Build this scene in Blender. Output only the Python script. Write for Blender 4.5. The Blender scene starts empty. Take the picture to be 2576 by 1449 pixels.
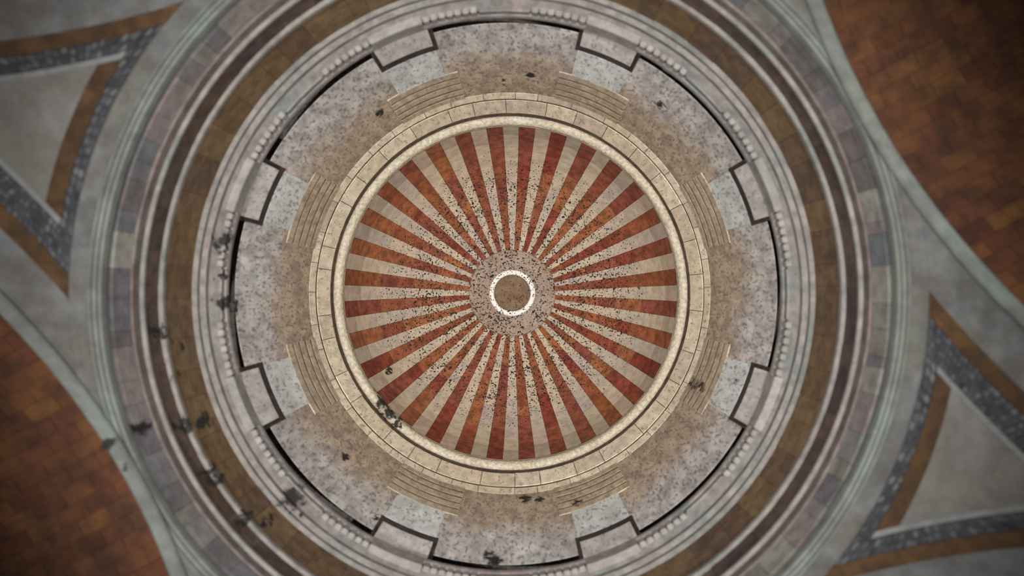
import bpy, math, random
from mathutils import Vector, Matrix
random.seed(7)
PI = math.pi
S = bpy.context.scene
COL = S.collection

# ------------------------------------------------------------------ camera, world, light, exposure
# world x = right in the photograph, world y = down in the photograph, world z = up into the dome;
# heights are measured from the camera (1.5 m above the floor)
F = 1900.0
VP = (1309.0, 733.7)
CX, CY = 0.161, -0.026
cam = bpy.data.cameras.new('camera'); co = bpy.data.objects.new('camera', cam); COL.objects.link(co)
co.location = (CX, CY, 0); co.rotation_euler = (PI, 0, 0)
cam.sensor_width = 36; cam.lens = 36 * F / 2576
cam.shift_x = -(VP[0] - 1288) / 2576; cam.shift_y = (VP[1] - 724.5) / 2576
cam.clip_start = 0.05; cam.clip_end = 200
cam.dof.use_dof = True; cam.dof.focus_distance = 14.3; cam.dof.aperture_fstop = 0.48
S.camera = co

w = bpy.data.worlds.new('daylight'); S.world = w; w.use_nodes = True
w.node_tree.nodes['Background'].inputs[0].default_value = (0.80, 0.90, 1.0, 1)
w.node_tree.nodes['Background'].inputs[1].default_value = 0.12

def add_fill_spot(name, x, y, power, size, radius, target, color):  # added spots below the view, not lamps of the building
    l = bpy.data.lights.new(name, 'SPOT'); o = bpy.data.objects.new(name, l); COL.objects.link(o)
    o.location = (x, y, -1.45); l.energy = power; l.spot_size = math.radians(size); l.spot_blend = 1.0
    l.shadow_soft_size = radius; l.color = color
    o.rotation_euler = (Vector(target) - o.location).to_track_quat('-Z', 'Y').to_euler()
for k in range(4):
    a = math.radians(17 + 90 * k)
    add_fill_spot('added_fill_spot', 2.5 * math.cos(a), 2.5 * math.sin(a), 3500, 66, 0.12, (-0.9 * math.cos(a), -0.9 * math.sin(a), 11.0), (1.0, 0.985, 0.965))
add_fill_spot('added_fill_spot', 0.3, 0.3, 1500, 40, 0.15, (0, 0, 14), (1.0, 0.985, 0.965))

S.cycles.adaptive_threshold = 0.04; S.cycles.max_bounces = 3; S.cycles.diffuse_bounces = 3; S.cycles.glossy_bounces = 1
vs = S.view_settings
vs.view_transform = 'Standard'; vs.look = 'None'; vs.gamma = 1.0; vs.use_curve_mapping = False; vs.exposure = 0.0

# ------------------------------------------------------------------ helpers
def srgb(r, g, b):
    f = lambda c: (c / 255 / 12.92) if c / 255 <= 0.04045 else ((c / 255 + 0.055) / 1.055) ** 2.4
    return (f(r), f(g), f(b), 1)

def hit(px, py, R):
    """point of the vertical cylinder of radius R that the photograph shows at a pixel"""
    dx, dy = (px - VP[0]) / F, (py - VP[1]) / F
    A = dx * dx + dy * dy; B = 2 * (CX * dx + CY * dy); C = CX * CX + CY * CY - R * R
    h = (-B + math.sqrt(B * B - 4 * A * C)) / (2 * A)
    return (CX + dx * h, CY + dy * h, h)
def hit_h(px, py, h):
    return (CX + (px - VP[0]) / F * h, CY + (py - VP[1]) / F * h, h)

def mesh_obj(name, V, Fc, mat, parent=None, smooth=False):
    me = bpy.data.meshes.new(name); me.from_pydata(V, [], Fc); me.update()
    if smooth: me.polygons.foreach_set('use_smooth', [True] * len(me.polygons))
    me.materials.append(mat)
    o = bpy.data.objects.new(name, me); COL.objects.link(o)
    if parent:
        o.parent = parent; o.location = -parent.location
    return o
def thing(name, label, cat, loc, group=None):
    o = bpy.data.objects.new(name, None); COL.objects.link(o); o.location = loc; o.empty_display_size = 0.1
    o['label'] = label; o['category'] = cat
    if group: o['group'] = group
    return o
def structure(o): o['kind'] = 'structure'; return o

def revolve(profile, n=192, t0=0.0, t1=2 * PI, closed=True):
    """surface swept around the dome axis; profile = [(R, h), ...]"""
    V, Fc = [], []; m = len(profile); full = abs(t1 - t0 - 2 * PI) < 1e-6; k = n if full else n + 1
    for i in range(k):
        t = t0 + (t1 - t0) * i / n; c, s = math.cos(t), math.sin(t)
        V += [(R * c, R * s, h) for R, h in profile]
    for i in range(n):
        a, b = i * m, ((i + 1) % k) * m
        for j in range(m - 1 + (1 if closed else 0)):
            j2 = (j + 1) % m
            Fc.append((a + j, a + j2, b + j2, b + j))
    if not full and closed:
        Fc.append(tuple(range(m))); Fc.append(tuple((k - 1) * m + j for j in reversed(range(m))))
    return V, Fc
def sector(R0, R1, h0, h1, t0, t1, n=2, ch=0.0, top=None):
    """block of a ring with the inner arrises chamfered by ch"""
    if top is not None: p = [(R0, h0), (R1, h0), (R1, h1), (top, h1)]
    elif ch: p = [(R0 + ch, h0), (R1, h0), (R1, h1), (R0 + ch, h1), (R0, h1 - ch), (R0, h0 + ch)]
    else: p = [(R0, h0), (R1, h0), (R1, h1), (R0, h1)]
    return revolve(p, n, t0, t1)
def ring_stones(parent, name, mat, R0, R1, h0, h1, count, gap, jitter, start=0.0, n=3, dr=0.004, ch=0.003, batter=0.0):
    ts = [start + 2 * PI * (i + random.uniform(-jitter, jitter)) / count for i in range(count)]
    ts.append(ts[0] + 2 * PI)
    for i in range(count):
        d = random.uniform(-dr, dr)
        V, Fc = sector(R0 + d, R1, h0, h1, ts[i] + gap / R0 / 2, ts[i + 1] - gap / R0 / 2, n, ch, (R0 + d - batter) if batter else None)
        mesh_obj(name, V, Fc, mat, parent)

# ------------------------------------------------------------------ materials
STAINS = []   # (point, radius): black mould patches where the photograph shows them
def st(px, py, R, rad, h=None): STAINS.append((hit(px, py, R) if h is None else hit_h(px, py, h), rad))
st(566, 598, 3.02, .075); st(560, 625, 2.9, .05); st(566, 765, 2.84, .07); st(578, 768, 3.06, .07); st(562, 600, 2.84, .07); st(580, 605, 3.06, .07); st(562, 690, 2.84, .04); st(590, 660, 3.04, .04); st(575, 690, 3.02, .04)
st(512, 1062, 3.04, .055); st(466, 1070, 3.02, .045); st(524, 1180, 3.04, .045); st(545, 1205, 3.04, .05)
st(615, 1305, 3.04, .05); st(690, 1300, 3.0, .05); st(660, 1315, 3.04, .03)
st(735, 1250, 2.95, .07); st(715, 1235, 3.0, .05); st(755, 1275, 2.9, .05)
st(1243, 1412, 3.05, .07); st(1230, 1395, 3.05, .04); st(945, 1300, 3.05, .035)
st(962, 1010, 2.80, .10); st(948, 985, 2.84, .08); st(978, 1038, 2.80, .09); st(1000, 1062, 2.84, .07); st(960, 1040, 2.93, .07)
st(1322, 1253, 3.04, .07); st(1358, 1255, 3.04, .05); st(1452, 1265, 3.037, .05); st(868, 1148, 3.05, .05)
st(1735, 962, 2.97, .09); st(1752, 968, 2.97, .08); st(355, 1080, 3.1, .05); st(395, 835, 3.05, .045)
st(440, 945, 3.05, .03); st(470, 865, 2.98, .05); st(1850, 960, 3.05, .03); st(330, 1175, 3.15, .035)
st(1265, 215, 3.0, .05); st(1335, 190, 3.03, .05); st(1660, 265, 3.05, .05); st(955, 285, 3.05, .05)
st(262, 1118, 0, .05, 5.7); st(205, 1160, 0, .05, 5.4); st(150, 1360, 0, .06, 5.2); st(1000, 75, 3.04, .03)
for q in ((990, 640), (1000, 655), (1020, 905), (1030, 912), (980, 932), (1470, 585), (1455, 590), (1540, 555), (1580, 575), (1010, 520), (1380, 820)):
    st(q[0], q[1], 0, .045, 13.9 if abs(q[0] - 1290) < 250 else 13.5)

class NT:
    def __init__(s, m): s.t = m.node_tree; s.n = s.t.nodes; s.l = s.t.links
    def put(s, sock, v):
        if isinstance(v, bpy.types.NodeSocket): s.l.new(v, sock)
        elif v is not None: sock.default_value = v
    def math(s, op, a, b=None, c=None, clamp=False):
        n = s.n.new('ShaderNodeMath'); n.operation = op; n.use_clamp = clamp
        for i, v in enumerate((a, b, c)): s.put(n.inputs[i], v)
        return n.outputs[0]
    def vmath(s, op, a, b=None, scale=None):
        n = s.n.new('ShaderNodeVectorMath'); n.operation = op; s.put(n.inputs[0], a); s.put(n.inputs[1], b)
        if scale is not None: s.put(n.inputs['Scale'], scale)
        return n.outputs[1] if op == 'DISTANCE' else n.outputs[0]
    def noise(s, vec, scale, detail=3, rough=.55):
        n = s.n.new('ShaderNodeTexNoise'); s.put(n.inputs['Vector'], vec)
        n.inputs['Scale'].default_value = scale; n.inputs['Detail'].default_value = detail; n.inputs['Roughness'].default_value = rough
        return n.outputs[0]
    def mix(s, f, a, b, mode='MIX'):
        n = s.n.new('ShaderNodeMix'); n.data_type = 'RGBA'; n.blend_type = mode
        s.put(n.inputs[0], f); s.put(n.inputs[6], a); s.put(n.inputs[7], b)
        return n.outputs[2]
    def rng(s, v, a, b, c=0.0, d=1.0):
        n = s.n.new('ShaderNodeMapRange'); n.interpolation_type = 'SMOOTHSTEP'
        for i, x in enumerate((v, a, b, c, d)): s.put(n.inputs[i], x)
        return n.outputs[0]
    def ramp(s, f, cols):
        n = s.n.new('ShaderNodeValToRGB'); s.put(n.inputs[0], f); e = n.color_ramp.elements
        while len(e) < len(cols): e.new(0.5)
        for i, c in enumerate(cols): e[i].position = i / max(1, len(cols) - 1); e[i].color = c
        return n.outputs[0]

def stain_group(z0, z1):
    g = bpy.data.node_groups.new('mould_patches', 'ShaderNodeTree')
    g.interface.new_socket('Mask', in_out='OUTPUT', socket_type='NodeSocketFloat')
    class W: pass
    x = W(); x.node_tree = g; T = NT(x)
    out = g.nodes.new('NodeGroupOutput'); geo = g.nodes.new('ShaderNodeNewGeometry')
    p = geo.outputs['Position']
    nn = g.nodes.new('ShaderNodeTexNoise'); g.links.new(p, nn.inputs['Vector']); nn.inputs['Scale'].default_value = 11; nn.inputs['Detail'].default_value = 4
    off = T.vmath('SCALE', T.vmath('SUBTRACT', nn.outputs['Color'], (.5, .5, .5)), None, .30)
    q = T.vmath('MULTIPLY', T.vmath('ADD', p, off), (1, 1, .32))
    d = None
    for P, r in STAINS:
        if not z0 <= P[2] < z1: continue
        e = T.math('DIVIDE', T.vmath('DISTANCE', q, (P[0], P[1], P[2] * .32)), r)
        d = e if d is None else T.math('MINIMUM', d, e)
    m = T.rng(d, 1.5, .8)
    g.links.new(m, out.inputs[0])
    return g
SG = {'low': stain_group(5.6, 7.85), 'arch': stain_group(5.0, 6.2), 'drum': stain_group(7.6, 11.3), 'cornice': stain_group(11.2, 12.9), 'dome': stain_group(12.9, 15)}
ZONE = {}
for _z, _n in (('dome', 'red_sandstone cream_stone'), ('cornice', 'tan_limestone cream_moulding dark_mortar_shade'), ('drum', 'drum_plaster lit_plaster grey_plaster capital_stone'),
               ('low', 'pale_moulding grey_moulding dentil_stone brown_frieze_stone dark_brown_stone brown_grey_moulding architrave_stone'), ('arch', 'green_grey_stone pale_ring_moulding brown_brick')):
    for _m in _n.split(): ZONE[_m] = _z

def mat(name, cols, per='noise', nscale=2.0, mottle=.35, mscale=9.0, speck=None, blot=None, tint=None, rough=.85, bump=.25, bscale=30, zs=1.0):
    """cols: list of colours chosen by noise / by object / by island; speck=(scale, threshold low z, threshold high z, z0, z1, colour)"""
    m = bpy.data.materials.new(name); m.use_nodes = True; T = NT(m)
    b = T.n['Principled BSDF']; b.inputs['Roughness'].default_value = rough; b.inputs['Specular IOR Level'].default_value = .25
    geo = T.n.new('ShaderNodeNewGeometry'); p = p0 = geo.outputs['Position']
    if zs != 1.0: p = T.vmath('MULTIPLY', p, (1, 1, zs))
    if per == 'object':
        oi = T.n.new('ShaderNodeObjectInfo'); f = oi.outputs['Random']
        f = T.math('ADD', T.math('MULTIPLY', f, .85), T.math('MULTIPLY', T.noise(p, nscale), .16), clamp=True)
    elif per == 'island': f = geo.outputs['Random Per Island']
    else: f = T.rng(T.noise(p, nscale, 4), .3, .7)
    c = T.ramp(f, cols) if len(cols) > 1 else cols[0]
    if tint:      # (colour, z0, z1, wobble): a tan wash that begins at a wavering height
        sep = T.n.new('ShaderNodeSeparateXYZ'); T.l.new(p0, sep.inputs[0])
        z = T.math('ADD', sep.outputs[2], T.math('MULTIPLY', T.math('SUBTRACT', T.noise(p, 1.6, 5, .65), .5), tint[3]))
        c = T.mix(T.rng(z, tint[1], tint[2]), c, tint[0])
    nm = T.noise(p, mscale, 3, .62)
    k = T.rng(nm, .3, .7, 1 - mottle, 1 + mottle * .55)
    comb = T.n.new('ShaderNodeCombineColor')
    for i in range(3): T.l.new(k, comb.inputs[i])
    c = T.mix(1.0, c, comb.outputs[0], 'MULTIPLY')
    if blot:      # (scale, threshold, colour, strength): soft grey speckle
        c = T.mix(T.math('MULTIPLY', T.rng(T.noise(p, blot[0], 4, .6), blot[1], blot[1] + .1), blot[3]), c, blot[2])
    if speck:
        sc, lo, hi, z0, z1, col = speck
        sep = T.n.new('ShaderNodeSeparateXYZ'); T.l.new(p0, sep.inputs[0])
        th = T.rng(sep.outputs[2], z0, z1, lo, hi)
        big = T.math('MULTIPLY', T.math('SUBTRACT', T.noise(p, 2.2, 3), .5), .16)
        v = T.math('ADD', T.noise(p, sc, 2.5, .6), big)
        c = T.mix(T.rng(v, th, T.math('ADD', th, .035)), c, col)
    if name in ZONE:
        gnode = T.n.new('ShaderNodeGroup'); gnode.node_tree = SG[ZONE[name]]
        c = T.mix(T.math('MULTIPLY', gnode.outputs[0], .97), c, srgb(22, 20, 19))
    T.put(b.inputs['Base Color'], c)
    bn = T.n.new('ShaderNodeBump'); bn.inputs['Strength'].default_value = bump; bn.inputs['Distance'].default_value = .02
    T.l.new(T.noise(p, bscale, 2), bn.inputs['Height']); T.l.new(bn.outputs[0], b.inputs['Normal'])
    return m

BLACK = srgb(26, 22, 20)
SP = (27.0, .76, .555, 12.7, 14.6, BLACK)
M = {}
M['red'] = mat('red_sandstone', [srgb(117, 58, 41), srgb(121, 71, 39), srgb(113, 58, 45), srgb(133, 82, 49), srgb(109, 47, 33), srgb(123, 65, 41)], 'object', 5, .42, 7, SP)
M['cream'] = mat('cream_stone', [srgb(158, 144, 125), srgb(164, 147, 126), srgb(152, 138, 127), srgb(160, 148, 123)], 'object', 4, .18, 7, SP)
M['disc'] = mat('tan_plaster', [srgb(130, 110, 93), srgb(141, 124, 111)], 'noise', 1.4, .2, 9, (27.0, .57, .55, 14, 15, BLACK))
M['boss'] = mat('brown_plaster', [srgb(100, 78, 59), srgb(110, 89, 71)], 'noise', 3, .25, 9, (30.0, .62, .60, 14, 15, srgb(50, 28, 20)))
M['white'] = mat('white_marble', [srgb(205, 201, 192), srgb(213, 210, 205)], 'noise', 3, .05, 9, (30.0, .57, .57, 14, 15, BLACK))
M['tanband'] = mat('tan_limestone', [srgb(194, 179, 154), srgb(206, 194, 172), srgb(188, 172, 155), srgb(200, 188, 158)], 'object', 2.5, .25, 10, None, (20, .54, srgb(118, 98, 76), .65), zs=.4)
M['bead'] = mat('cream_moulding', [srgb(164, 153, 132), srgb(176, 166, 147)], 'noise', 2.5, .3, 18, None, (26, .62, srgb(96, 80, 62), .55), bump=.9, bscale=24)
M['mortar_shade'] = mat('dark_mortar_shade', [srgb(70, 56, 46), srgb(92, 76, 60)], 'noise', 3, .4, 10)  # mortar backing, and painted shade in the cornice grooves
M['capshade'] = mat('brown_joint_shade', [srgb(112, 92, 72), srgb(130, 112, 92)], 'noise', 3, .4, 10)  # colour lines stand for the shade between capital mouldings
M['gap'] = mat('black_joint_shade', [srgb(48, 40, 38), srgb(62, 54, 50)], 'noise', 3, .4, 10)  # dark colour painted for shade round the pedestals and in the groove
M['wall'] = mat('drum_plaster', [srgb(189, 183, 179), srgb(174, 168, 165), srgb(193, 191, 187)], 'noise', 2.2, .32, 7, None, (24, .52, srgb(104, 96, 92), .75), (srgb(170, 153, 133), 9.1, 10.3, 2.4), zs=.36)
M['shaft'] = mat('lit_plaster', [srgb(200, 205, 203), srgb(184, 187, 184), srgb(207, 214, 212)], 'noise', 3, .16, 8, None, (24, .53, srgb(118, 112, 108), .75), zs=.36)  # blue-white colour stands for the light falling on the shafts
M['capital'] = mat('capital_stone', [srgb(169, 154, 131), srgb(179, 164, 141), srgb(162, 150, 133)], 'noise', 2.5, .28, 10, None, (24, .55, srgb(112, 94, 72), .6), zs=.36)
M['pedestal'] = mat('grey_plaster', [srgb(197, 191, 184), srgb(180, 174, 170), srgb(201, 199, 193)], 'noise', 3, .2, 8, None, (26, .55, srgb(118, 110, 106), .65), zs=.36)
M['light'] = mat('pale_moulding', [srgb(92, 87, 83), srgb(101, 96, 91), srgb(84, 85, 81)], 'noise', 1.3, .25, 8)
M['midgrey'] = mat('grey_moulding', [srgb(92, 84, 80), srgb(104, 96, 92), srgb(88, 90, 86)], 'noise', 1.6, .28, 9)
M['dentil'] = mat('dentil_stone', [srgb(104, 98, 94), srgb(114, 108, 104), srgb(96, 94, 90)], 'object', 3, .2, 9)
M['frieze'] = mat('brown_frieze_stone', [srgb(84, 65, 43), srgb(94, 75, 50), srgb(76, 59, 46), srgb(90, 69, 41)], 'object', 3, .34, 7, None, (9, .63, srgb(58, 36, 20), .55))
M['darkband'] = mat('dark_brown_stone', [srgb(60, 48, 42), srgb(72, 58, 48), srgb(56, 46, 44), srgb(66, 50, 34)], 'object', 2, .35, 8)
M['brownish'] = mat('brown_grey_moulding', [srgb(86, 76, 72), srgb(76, 66, 62), srgb(90, 84, 78)], 'noise', 1.5, .28, 9)
M['block'] = mat('architrave_stone', [srgb(116, 108, 102), srgb(86, 88, 92), srgb(108, 98, 96), srgb(118, 116, 108), srgb(84, 76, 74), srgb(92, 92, 96), srgb(100, 94, 90)], 'object', 3, .25, 8)
M['fascia'] = mat('green_grey_stone', [srgb(72, 73, 68), srgb(68, 64, 60), srgb(75, 75, 74), srgb(63, 61, 59)], 'noise', 1.6, .22, 6)  # from here down, base colours darkened to imitate dim light in the corners
M['ringlight'] = mat('pale_ring_moulding', [srgb(82, 85, 79), srgb(76, 78, 73), srgb(85, 89, 85)], 'noise', 1.6, .2, 7)
M['field'] = mat('grey_panel_plaster', [srgb(80, 78, 73), srgb(75, 70, 65), srgb(84, 82, 79)], 'noise', 1.8, .16, 7)
M['outline'] = mat('pale_panel_edge', [srgb(91, 91, 88), srgb(84, 86, 86)], 'noise', 2, .2, 8)
M['gold'] = mat('ochre_band', [srgb(54, 36, 15), srgb(46, 30, 13), srgb(59, 40, 19), srgb(49, 29, 13)], 'noise', 2.2, .3, 8)
M['tess'] = mat('blue_grey_tessera', [srgb(20, 20, 22), srgb(58, 60, 64), srgb(30, 31, 36), srgb(72, 74, 74), srgb(26, 26, 34), srgb(56, 57, 60), srgb(40, 40, 42)], 'island', 3, .2, 9)
M['tessbed'] = mat('dark_mosaic_bed', [srgb(32, 32, 33), srgb(42, 42, 43)], 'noise', 4, .3, 9)
M['brick'] = mat('brown_brick', [srgb(54, 27, 8), srgb(60, 33, 12), srgb(56, 28, 12), srgb(65, 39, 14), srgb(49, 22, 5), srgb(59, 32, 16)], 'object', 3, .5, 4.5)
M['mortar'] = mat('brown_mortar', [srgb(46, 24, 8), srgb(54, 29, 9)], 'noise', 3, .35, 7)

# ------------------------------------------------------------------ setting: drum wall
def hh(r, R): return R * F / r
WALL_R = 3.05
H_LIP, H_TOP = 8.52, 11.475
V, Fc = revolve([(WALL_R, H_LIP), (WALL_R, H_TOP), (3.7, H_TOP), (3.7, 7.78), (3.5, 7.78), (3.5, 10.6), (3.12, 10.6), (3.058, H_LIP)], 192)
wall = structure(mesh_obj('wall_drum', V, Fc, M['wall']))

# ------------------------------------------------------------------ striped dome
DR, DH, DZ = 2.78, 2.46, 12.64
dome = thing('striped_dome', 'dome of radiating red and cream stone stripes around the centre', 'dome', (0, 0, DZ))
def dome_stone(name, mt, t0, t1, R0, R1):
    # R0 > R1: rim side first
    V, Fc = [], []; nt, nr = 2, 4
    for back in (0, 1):
        for i in range(nr + 1):
            R = R0 + (R1 - R0) * i / nr
            c = min(1, R / DR); h = DZ + DH * math.sqrt(1 - c * c)
            g = .0022 / R
            for j in range(nt + 1):
                t = t0 + g + (t1 - t0 - 2 * g) * j / nt
                rr = R + (.06 if back else 0); V.append((rr * math.cos(t), rr * math.sin(t), h + (.07 if back else 0)))
    W = nt + 1; N = (nr + 1) * W
    for i in range(nr):
        for j in range(nt):
            a = i * W + j; Fc.append((a, a + 1, a + W + 1, a + W)); Fc.append((N + a, N + a + W, N + a + W + 1, N + a + 1))
    edge = [j for j in range(W)] + [i * W + nt for i in range(1, nr + 1)] + [nr * W + j for j in range(nt - 1, -1, -1)] + [i * W for i in range(nr - 1, 0, -1)]
    for k in range(len(edge)):
        a, b = edge[k], edge[(k + 1) % len(edge)]; Fc.append((a, N + a, N + b, b))
    mesh_obj(name, V, Fc, mt, dome)
step = 2 * PI / 32
for k in range(32):
    tc = (k + .5) * step
    for nm, mt, a0, a1 in (('red_stone', M['red'], tc - step / 4, tc + step / 4), ('cream_stone', M['cream'], tc + step / 4, tc + step * 3 / 4)):
        cuts = [DR * .9999]
        for base in (2.45, 2.08, 1.62, 1.22): cuts.append(base + random.uniform(-.17, .17))
        cuts.append(.82)
        for i in range(5): dome_stone(nm, mt, a0, a1, cuts[i], cuts[i + 1] + .004)
prof = [(DR * math.cos(a) + .07, DZ + DH * math.sin(a) + .075) for a in [PI / 2 * i / 16 for i in range(17)]]
V, Fc = revolve(prof, 96, closed=False); structure(mesh_obj('ceiling', V, Fc, M['mortar_shade']))

# central medallion
bz = 14.97
med = thing('ceiling_medallion', 'round tan medallion with a white ring at the dome centre', 'medallion', (0, 0, bz))
V, Fc = revolve([(.0, bz + .06), (.855, bz + .06), (.855, bz - .01), (.835, bz - .03), (.79, bz - .032), (.77, bz - .02), (0, bz - .02)], 96, closed=False)
mesh_obj('disc', V, Fc, M['disc'], med)
tor = [(.408 + .052 * math.cos(a), bz - .045 + .05 * math.sin(a)) for a in [2 * PI * i / 20 for i in range(20)]]
V, Fc = revolve(tor, 96); o = mesh_obj('white_ring', V, Fc, M['white'], med, True); o['label'] = 'bright white marble ring'
V, Fc = revolve([(0, bz - .055), (.2, bz - .05), (.33, bz - .035), (.372, bz - .02), (.372, bz), (0, bz)], 64, closed=False)
mesh_obj('boss', V, Fc, M['boss'], med, True)

# ------------------------------------------------------------------ moulded cornice under the dome
cor = thing('dome_cornice', 'tan moulded stone ring below the red and cream stripes', 'cornice', (0, 0, H_TOP))
ring_stones(cor, 'band_stone', M['tanband'], 3.046, 3.12, H_TOP, 11.665, 40, .008, .2, dr=.002, batter=.04)
V, Fc = revolve([(3.018, 11.66), (3.012, 11.76), (3.12, 11.75), (3.12, 11.66)]); mesh_obj('joint_shade', V, Fc, M['mortar_shade'], cor)  # dark strip painted in place of the groove's shade
ring_stones(cor, 'band_stone', M['tanband'], 3.004, 3.1, 11.76, 12.22, 34, .010, .22, .1, batter=.09)
V, Fc = revolve([(2.912, 12.215), (2.90, 12.36), (3.1, 12.36), (3.1, 12.215)]); mesh_obj('joint_shade', V, Fc, M['mortar_shade'], cor)
bead = [(2.86 + .085 * math.cos(a), 12.50 + .12 * math.sin(a)) for a in [2 * PI * i / 16 for i in range(16)]]
V, Fc = revolve(bead, 192); mesh_obj('bead_moulding', V, Fc, M['bead'], cor, True)
V, Fc = revolve([(2.80, 12.56), (2.79, 12.66), (2.95, 12.66), (2.95, 12.56)], 192); mesh_obj('bead_fillet', V, Fc, M['bead'], cor)

# ------------------------------------------------------------------ eight pilasters round the drum
where = {22.5: 'at right, just below the middle', 67.5: 'at the bottom, right of centre', 112.5: 'at the bottom, left of centre', 157.5: 'at left, just below the middle',
         202.5: 'at left, just above the middle', 247.5: 'at the top, left of centre', 292.5: 'at the top, right of centre', 337.5: 'at right, just above the middle'}
for deg, wh in where.items():
    tc = math.radians(deg); hw = math.radians(6.0)
    P = thing('pilaster', 'plaster drum pilaster with lit shaft and tan capital, ' + wh, 'pilaster', (2.95 * math.cos(tc), 2.95 * math.sin(tc), 7.78), 'pilasters round the drum')
    e = .05 / 3.0
    V, Fc = sector(3.043, 3.054, 7.79, 9.06, tc - hw - e, tc + hw + e, 6); mesh_obj('joint_shade', V, Fc, M['gap'], P)  # dark plate standing for the shadow gap round the pedestal
    V, Fc = sector(3.0, 3.3, 7.785, 8.77, tc - hw, tc + hw, 6, .012); mesh_obj('pedestal', V, Fc, M['pedestal'], P)
    V, Fc = sector(3.040, 3.056, 9.06, 10.10, tc - hw - .006, tc + hw + .006, 6); mesh_obj('shaft', V, Fc, M['shaft'], P)
    cw = math.radians(9.6)
    cap = None
    for i, (R0, h0, h1, f) in enumerate(((3.0372, 10.10, 10.32, 1.0), (3.0368, 10.39, 10.60, 1.0), (3.0364, 10.68, 10.90, 1.0), (3.036, 10.99, 11.19, 1.0), (3.0356, 11.28, H_TOP, 1.0))):
        V, Fc = sector(R0, 3.06, h0, h1, tc - cw * f, tc + cw * f, 10)
        if cap is None: cap = mesh_obj('capital', V, Fc, M['capital'], P)
        else:
            o = mesh_obj('capital_moulding', V, Fc, M['capital']); o.parent = cap
    V, Fc = sector(3.0395, 3.06, 10.12, 11.4, tc - cw * .99, tc + cw * .99, 10); o = mesh_obj('joint_shade', V, Fc, M['capshade']); o.parent = cap

# ------------------------------------------------------------------ dentil cornice at the foot of the drum
dc = thing('dentil_cornice', 'pale moulded cornice ring with small dentils below the grey drum', 'cornice', (0, 0, 7.36))
def cring(name, prof, mt): V, Fc = revolve(prof, 192); return mesh_obj(name, V, Fc, M[mt], dc)
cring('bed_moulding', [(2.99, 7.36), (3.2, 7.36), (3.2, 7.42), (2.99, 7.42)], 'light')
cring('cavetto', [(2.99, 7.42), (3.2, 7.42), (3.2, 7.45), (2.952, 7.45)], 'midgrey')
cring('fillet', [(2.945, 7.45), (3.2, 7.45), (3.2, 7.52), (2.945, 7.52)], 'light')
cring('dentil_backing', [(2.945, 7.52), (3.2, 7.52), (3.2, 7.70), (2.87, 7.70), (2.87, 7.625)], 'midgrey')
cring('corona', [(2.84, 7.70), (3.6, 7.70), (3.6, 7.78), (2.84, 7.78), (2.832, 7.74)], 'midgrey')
dm = None
for s in range(8):
    mid = s * PI / 4
    for sg in (-1, 1):
        for k in range(7):
            t = mid + sg * math.radians(6.2 + 1.62 * k)
            if dm is None:
                V, Fc = sector(2.845, 2.95, 7.585, 7.695, -.0095, .0095, 1)
                d = mesh_obj('dentil', V, Fc, M['dentil'], dc); dm = d.data
            else:
                d = bpy.data.objects.new('dentil', dm); COL.objects.link(d); d.parent = dc; d.location = (0, 0, -7.36)
            d.rotation_euler = (0, 0, t)
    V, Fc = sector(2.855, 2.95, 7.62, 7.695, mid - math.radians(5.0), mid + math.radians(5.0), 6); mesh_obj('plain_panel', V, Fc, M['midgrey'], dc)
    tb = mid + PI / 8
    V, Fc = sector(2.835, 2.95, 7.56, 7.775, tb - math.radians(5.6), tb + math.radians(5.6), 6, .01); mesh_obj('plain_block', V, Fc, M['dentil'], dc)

# ------------------------------------------------------------------ brown frieze and architrave rings
fr = thing('stone_frieze', 'broad brown stone frieze ring between two pale fillets', 'frieze', (0, 0, 6.72))
ring_stones(fr, 'frieze_stone', M['frieze'], 3.04, 3.2, 6.77, 7.36, 60, .003, .3, ch=.001)
V, Fc = revolve([(3.02, 6.72), (3.2, 6.72), (3.2, 6.77), (3.02, 6.77)]); mesh_obj('pale_fillet', V, Fc, M['light'], fr)
V, Fc = revolve([(3.06, 6.73), (3.2, 6.73), (3.2, 7.3), (3.06, 7.3)]); mesh_obj('mortar_bed', V, Fc, M['mortar_shade'], fr)
ar = thing('stone_architrave', 'stepped grey and pinkish stone ring above the corner pendentives', 'architrave', (0, 0, 5.69))
def aring(name, prof, mt): V, Fc = revolve(prof, 192); return mesh_obj(name, V, Fc, M[mt], ar)
ring_stones(ar, 'dark_stone', M['darkband'], 3.06, 3.2, 6.45, 6.72, 56, .002, .3, ch=.001)
aring('pale_fillet', [(3.04, 6.42), (3.2, 6.42), (3.2, 6.45), (3.04, 6.45)], 'light')
aring('brown_moulding', [(3.078, 6.31), (3.2, 6.31), (3.2, 6.42), (3.078, 6.42)], 'brownish')
aring('dark_groove', [(3.135, 5.93), (3.2, 5.93), (3.2, 6.31), (3.135, 6.31)], 'gap')
ring_stones(ar, 'ring_stone', M['block'], 3.10, 3.18, 6.03, 6.31, 88, .003, .35, ch=.001)
aring('ring_moulding', [(3.125, 5.76), (3.155, 5.76), (3.155, 5.93), (3.08, 5.93), (3.075, 5.90), (3.08, 5.84), (3.10, 5.825), (3.10, 5.80), (3.12, 5.79)], 'ringlight')

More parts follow.
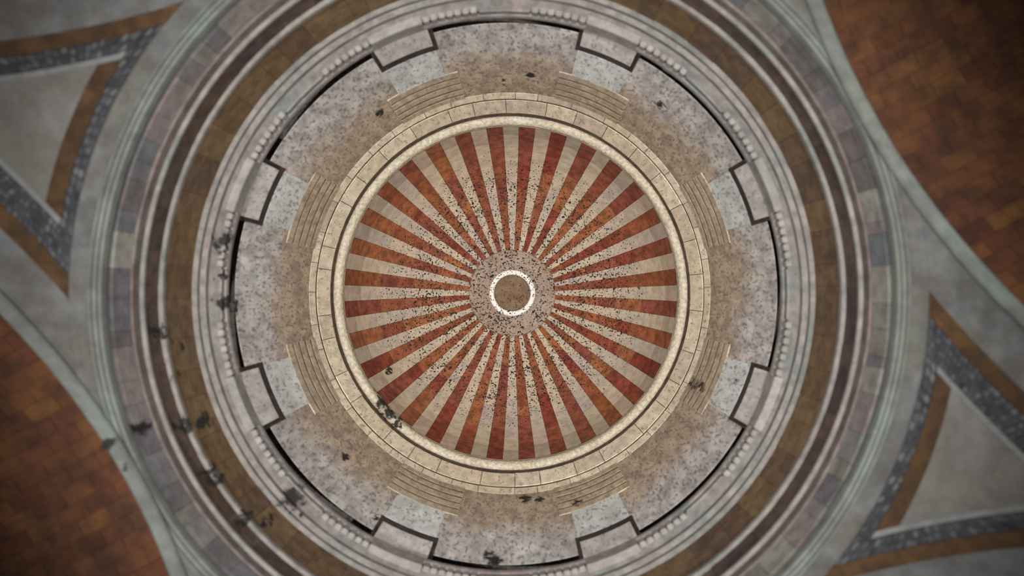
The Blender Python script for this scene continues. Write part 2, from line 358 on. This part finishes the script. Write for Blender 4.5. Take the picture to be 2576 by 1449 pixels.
# ------------------------------------------------------------------ pendentives, arches, vaults
SR, SH = 4.4497, 2.64          # sphere the pendentives belong to
U = Vector((math.cos(math.radians(-28)), math.sin(math.radians(-28)))); Vv = Vector((-U.y, U.x))
AU, AV = 3.15, 3.35
def sph(u, v, su, sv, inset):
    q = U * (u * su) + Vv * (v * sv); R2 = u * u + v * v
    h = math.sqrt(max(1e-6, SR * SR - R2)); k = (SR - inset) / SR
    return (q.x * k, q.y * k, SH + h * k)
def patch(fn, na, nb, su, sv, front, back):
    """solid piece of the sphere; fn(a, b) -> (u, v)"""
    V, Fc = [], []; W = nb + 1; N = (na + 1) * W
    for ins in (front, back):
        for i in range(na + 1):
            for j in range(nb + 1): V.append(sph(*fn(i / na, j / nb), su, sv, ins))
    for i in range(na):
        for j in range(nb):
            a = i * W + j; Fc.append((a, a + 1, a + W + 1, a + W)); Fc.append((N + a, N + a + W, N + a + W + 1, N + a + 1))
    edge = [j for j in range(W)] + [i * W + nb for i in range(1, na + 1)] + [na * W + j for j in range(nb - 1, -1, -1)] + [i * W for i in range(na - 1, 0, -1)]
    for k in range(len(edge)):
        a, b = edge[k], edge[(k + 1) % len(edge)]; Fc.append((a, N + a, N + b, b))
    return V, Fc
def strip_u(w0, w1, Rin, wv):      # along the arch u = AU, between insets w0 < w1
    def f(a, b):
        u = AU - w0 - (w1 - w0) * b; v0 = math.sqrt(max(0.0, Rin * Rin - u * u)); v1 = AV - wv(w0 + (w1 - w0) * b)
        return u, v0 + (v1 - v0) * a
    return f
def strip_v(w0, w1, Rin, wu):
    def f(a, b):
        v = AV - w0 - (w1 - w0) * b; u0 = math.sqrt(max(0.0, Rin * Rin - v * v)); u1 = AU - wu(w0 + (w1 - w0) * b)
        return u0 + (u1 - u0) * a, v
    return f
def ring_strip(R0, R1, wu, wv):
    def f(a, b):
        R = R0 + (R1 - R0) * b
        t0 = math.acos(min(1, (AU - wu) / R)); t1 = math.asin(min(1, (AV - wv) / R)); t = t0 + (t1 - t0) * a
        return R * math.cos(t), R * math.sin(t)
    return f
# insets from the two arch edges: archivolt | ochre | mosaic | pale edge | panel
IU = (.27, .36, .51, .54); IV = (.28, .36, .45, .48)
def lerp_map(A, B):
    def f(x):
        if x <= A[0]: return B[0] * x / A[0]
        for i in range(len(A) - 1):
            if x <= A[i + 1]: return B[i] + (B[i + 1] - B[i]) * (x - A[i]) / (A[i + 1] - A[i])
        return B[-1]
    return f
u2v, v2u = lerp_map(IU, IV), lerp_map(IV, IU)
R_A, R_M, R_G, R_F = 3.16, 3.245, 3.31, 3.385

def tesserae(fn, la, lb, su, sv, front):
    """little flat chips set by hand in a bed, one part of many pieces"""
    na, nb = max(2, int(la / .066)), max(2, int(lb / .06)); V, Fc = [], []
    for i in range(na):
        for j in range(nb):
            ca, cb = (i + .5 + random.uniform(-.2, .2)) / na, (j + .5 + random.uniform(-.2, .2)) / nb
            n = random.choice((4, 5, 6)); ra, rb = .5 / na * random.uniform(.7, 1.0), .5 / nb * random.uniform(.7, 1.0); ph = random.uniform(0, 6.28)
            ring = [(min(1, max(0, ca + ra * math.cos(ph + 2 * PI * q / n))), min(1, max(0, cb + rb * math.sin(ph + 2 * PI * q / n)))) for q in range(n)]
            b0 = len(V); fi = front + random.uniform(.002, .01)
            V += [sph(*fn(*q), su, sv, fi) for q in ring] + [sph(*fn(*q), su, sv, front - .004) for q in ring]
            Fc.append(tuple(b0 + q for q in range(n)))
            for q in range(n): Fc.append((b0 + q, b0 + n + q, b0 + n + (q + 1) % n, b0 + (q + 1) % n))
    return V, Fc

def pendentive(su, sv, label):
    c = sph(AU - .05, AV - .05, su, sv, 0)
    P = thing('pendentive', label, 'pendentive', c, 'corner pendentives')
    add = lambda nm, fn, na, nb, fr_, mt: mesh_obj(nm, *patch(fn, na, nb, su, sv, fr_, -.12), M[mt], P)
    add('ring_fascia', ring_strip(R_A, R_M, .02, .28), 40, 2, .03, 'fascia')
    add('ochre_band', strip_u(IU[0], IU[1], R_M, u2v), 40, 2, .014, 'gold')
    add('ochre_band', strip_v(IV[0], IV[1], R_M, v2u), 40, 2, .014, 'gold')
    fu, fv, fr2 = strip_u(IU[1], IU[2], R_M, u2v), strip_v(IV[1], IV[2], R_M, v2u), ring_strip(R_M, R_G, IU[2], IV[2])
    for f, la, lb in ((fu, 2.2, .24), (fv, 2.2, .16), (fr2, 1.2, .12)):
        bed = add('mosaic_bed', f, 40, 2, .0, 'tessbed')
        t = mesh_obj('tesserae', *tesserae(f, la, lb, su, sv, .0), M['tess']); t.parent = bed; t['kind'] = 'stuff'
    add('panel_edge', strip_u(IU[2], IU[3], R_G, u2v), 40, 1, .010, 'outline')
    add('panel_edge', strip_v(IV[2], IV[3], R_G, v2u), 40, 1, .010, 'outline')
    add('ochre_bar', ring_strip(R_G, R_F, IU[3], IV[3]), 40, 2, .016, 'gold')
    def field(a, b):
        u_, v_ = AU - IU[3], AV - IV[3]
        t0, t1 = math.acos(u_ / R_F), math.asin(v_ / R_F); t = t0 + (t1 - t0) * a
        Ro = min(u_ / math.cos(t), v_ / math.sin(t)); R = R_F + (Ro - R_F) * b
        return R * math.cos(t), R * math.sin(t)
    add('panel', field, 60, 20, .004, 'field')
    return P
# corners as the photograph shows them: -u,-? at left, +u,+v at lower right
def corner_dir(su, sv): q = U * su + Vv * sv; return math.degrees(math.atan2(-q.y, q.x))
for su in (-1, 1):
    for sv in (-1, 1):
        a = corner_dir(su, sv)
        if abs(abs(a) - 180) < 40: pendentive(su, sv, 'grey pendentive with ochre bar and blue-grey mosaic border, upper left corner')
        elif abs(a) < 40: pendentive(su, sv, 'grey pendentive with ochre bar and blue-grey mosaic border, lower right corner')
        else:
            nm = 'wall_top' if a > 0 else 'wall_bottom'
            def whole(p, q):
                t0, t1 = math.acos(min(1, (AU - .1) / R_A)), PI / 2 - .03; t = t0 + (t1 - t0) * p
                Ro = min((AU - .1) / math.cos(t), (AV - .1) / max(1e-3, math.sin(t))); R = R_A + (Ro - R_A) * q
                return R * math.cos(t), R * math.sin(t)
            structure(mesh_obj(nm, *patch(whole, 60, 20, su, sv, 0, -.12), M['field']))

rU = math.sqrt(SR * SR - AU * AU); rV = math.sqrt(SR * SR - AV * AV)
def cyl(axis, cross, r, al, a):
    q = axis * al + cross * (r * math.sin(a)); return (q.x, q.y, SH + r * math.cos(a))
def arch_lip(A, axis, cross, a0, r):
    prof = [(a0 - .075, r + .02), (a0 - .075, r - .005), (a0 - .06, r - .028), (a0 + .02, r - .028), (a0 + .035, r - .015), (a0 + .035, r + .06), (a0 - .05, r + .06)]
    V, Fc = [], []; n = 96; m = len(prof)
    for i in range(n + 1): V += [cyl(axis, cross, rr, al, -1.35 + 2.7 * i / n) for al, rr in prof]
    for i in range(n):
        for j in range(m): Fc.append((i * m + j, i * m + (j + 1) % m, (i + 1) * m + (j + 1) % m, (i + 1) * m + j))
    mesh_obj('arch_lip', V, Fc, M['ringlight'], A)
def arch_u(su, label):
    q = U * (AU * su); A = thing('arch', label, 'arch', (q.x, q.y, SH), 'arches under the dome')
    for sv in (-1, 1):
        mesh_obj('arch_face', *patch(strip_u(.02, IU[0], R_A, u2v), 60, 4, su, sv, .02, -.15), M['fascia'], A)
    arch_lip(A, U * su, Vv, AU, rU)
def arch_v(sv, label):
    q = Vv * (AV * sv); A = thing('arch', label, 'arch', (q.x, q.y, SH), 'arches under the dome')
    for su in (-1, 1):
        mesh_obj('arch_face', *patch(strip_v(.02, IV[0], R_A, v2u), 60, 4, su, sv, .02, -.15), M['fascia'], A)
    arch_lip(A, Vv * sv, U, AV, rV)
arch_u(1, 'curved grey stone arch edge in front of the brown vault, right side')
arch_u(-1, 'curved grey stone arch edge in front of the brown vault, left side')
arch_v(-1, 'curved grey stone arch edge across the top left corner')
arch_v(1, 'curved grey stone arch edge at the bottom right corner')

def vault(axis, cross, a_start, r, label, side):
    q = axis * (a_start + .5); P = thing('brick_vault', label, 'vault', (q.x, q.y, SH + r), 'brick barrel vaults')
    V, Fc = [], []; n = 64
    for k, rr in enumerate((r + .001, r + .15)):
        for al in (a_start + .0, a_start + 4.0):
            for i in range(n + 1): V.append(cyl(axis, cross, rr, al, -1.5 + 3.0 * i / n))
    W = n + 1
    for i in range(n):
        Fc.append((i, i + 1, W + i + 1, W + i)); Fc.append((2 * W + i, 3 * W + i, 3 * W + i + 1, 2 * W + i + 1))
        Fc.append((i, 2 * W + i, 2 * W + i + 1, i + 1)); Fc.append((W + i, W + i + 1, 3 * W + i + 1, 3 * W + i))
    mesh_obj('mortar_shell', V, Fc, M['mortar'], P)
    L, wd = .25, .135; rows = int(5.0 / wd)
    for i in range(rows):
        ac = (-2.5 + side * .35 + i * wd) / r
        if abs(ac) > 1.3: continue
        off = (i % 2) * .5 * L
        for j in range(8):
            a0 = a_start + .02 + max(0, j * L - off); a1 = a_start + .02 + (j + 1) * L - off - .006
            if a1 - a0 < .05: continue
            d = random.uniform(-.003, .003); g = .0025 / r
            V, Fc = [], []
            for rr in (r - .008 + d, r + .05):
                for al in (a0, a1):
                    for aa in (ac + g, ac + wd / r - g): V.append(cyl(axis, cross, rr, al, aa))
            Fc = [(0, 1, 3, 2), (4, 6, 7, 5), (0, 4, 5, 1), (2, 3, 7, 6), (0, 2, 6, 4), (1, 5, 7, 3)]
            mesh_obj('brick', V, Fc, M['brick'], P)
vault(U, Vv, AU, rU, 'brown brick barrel vault filling the upper right corner', -1)
vault(-U, -Vv, AU, rU, 'brown brick barrel vault filling the lower left corner', -1)
for sg, nm in ((-1, 'ceiling_top'), (1, 'ceiling_bottom')):
    V, Fc = [], []; n = 48
    for al in (AV, AV + 4):
        for i in range(n + 1): V.append(cyl(Vv * sg, U, rV + .01, al, -1.5 + 3 * i / n))
    for i in range(n): Fc.append((i, i + 1, n + 2 + i, n + 1 + i))
    structure(mesh_obj(nm, V, Fc, M['mortar']))
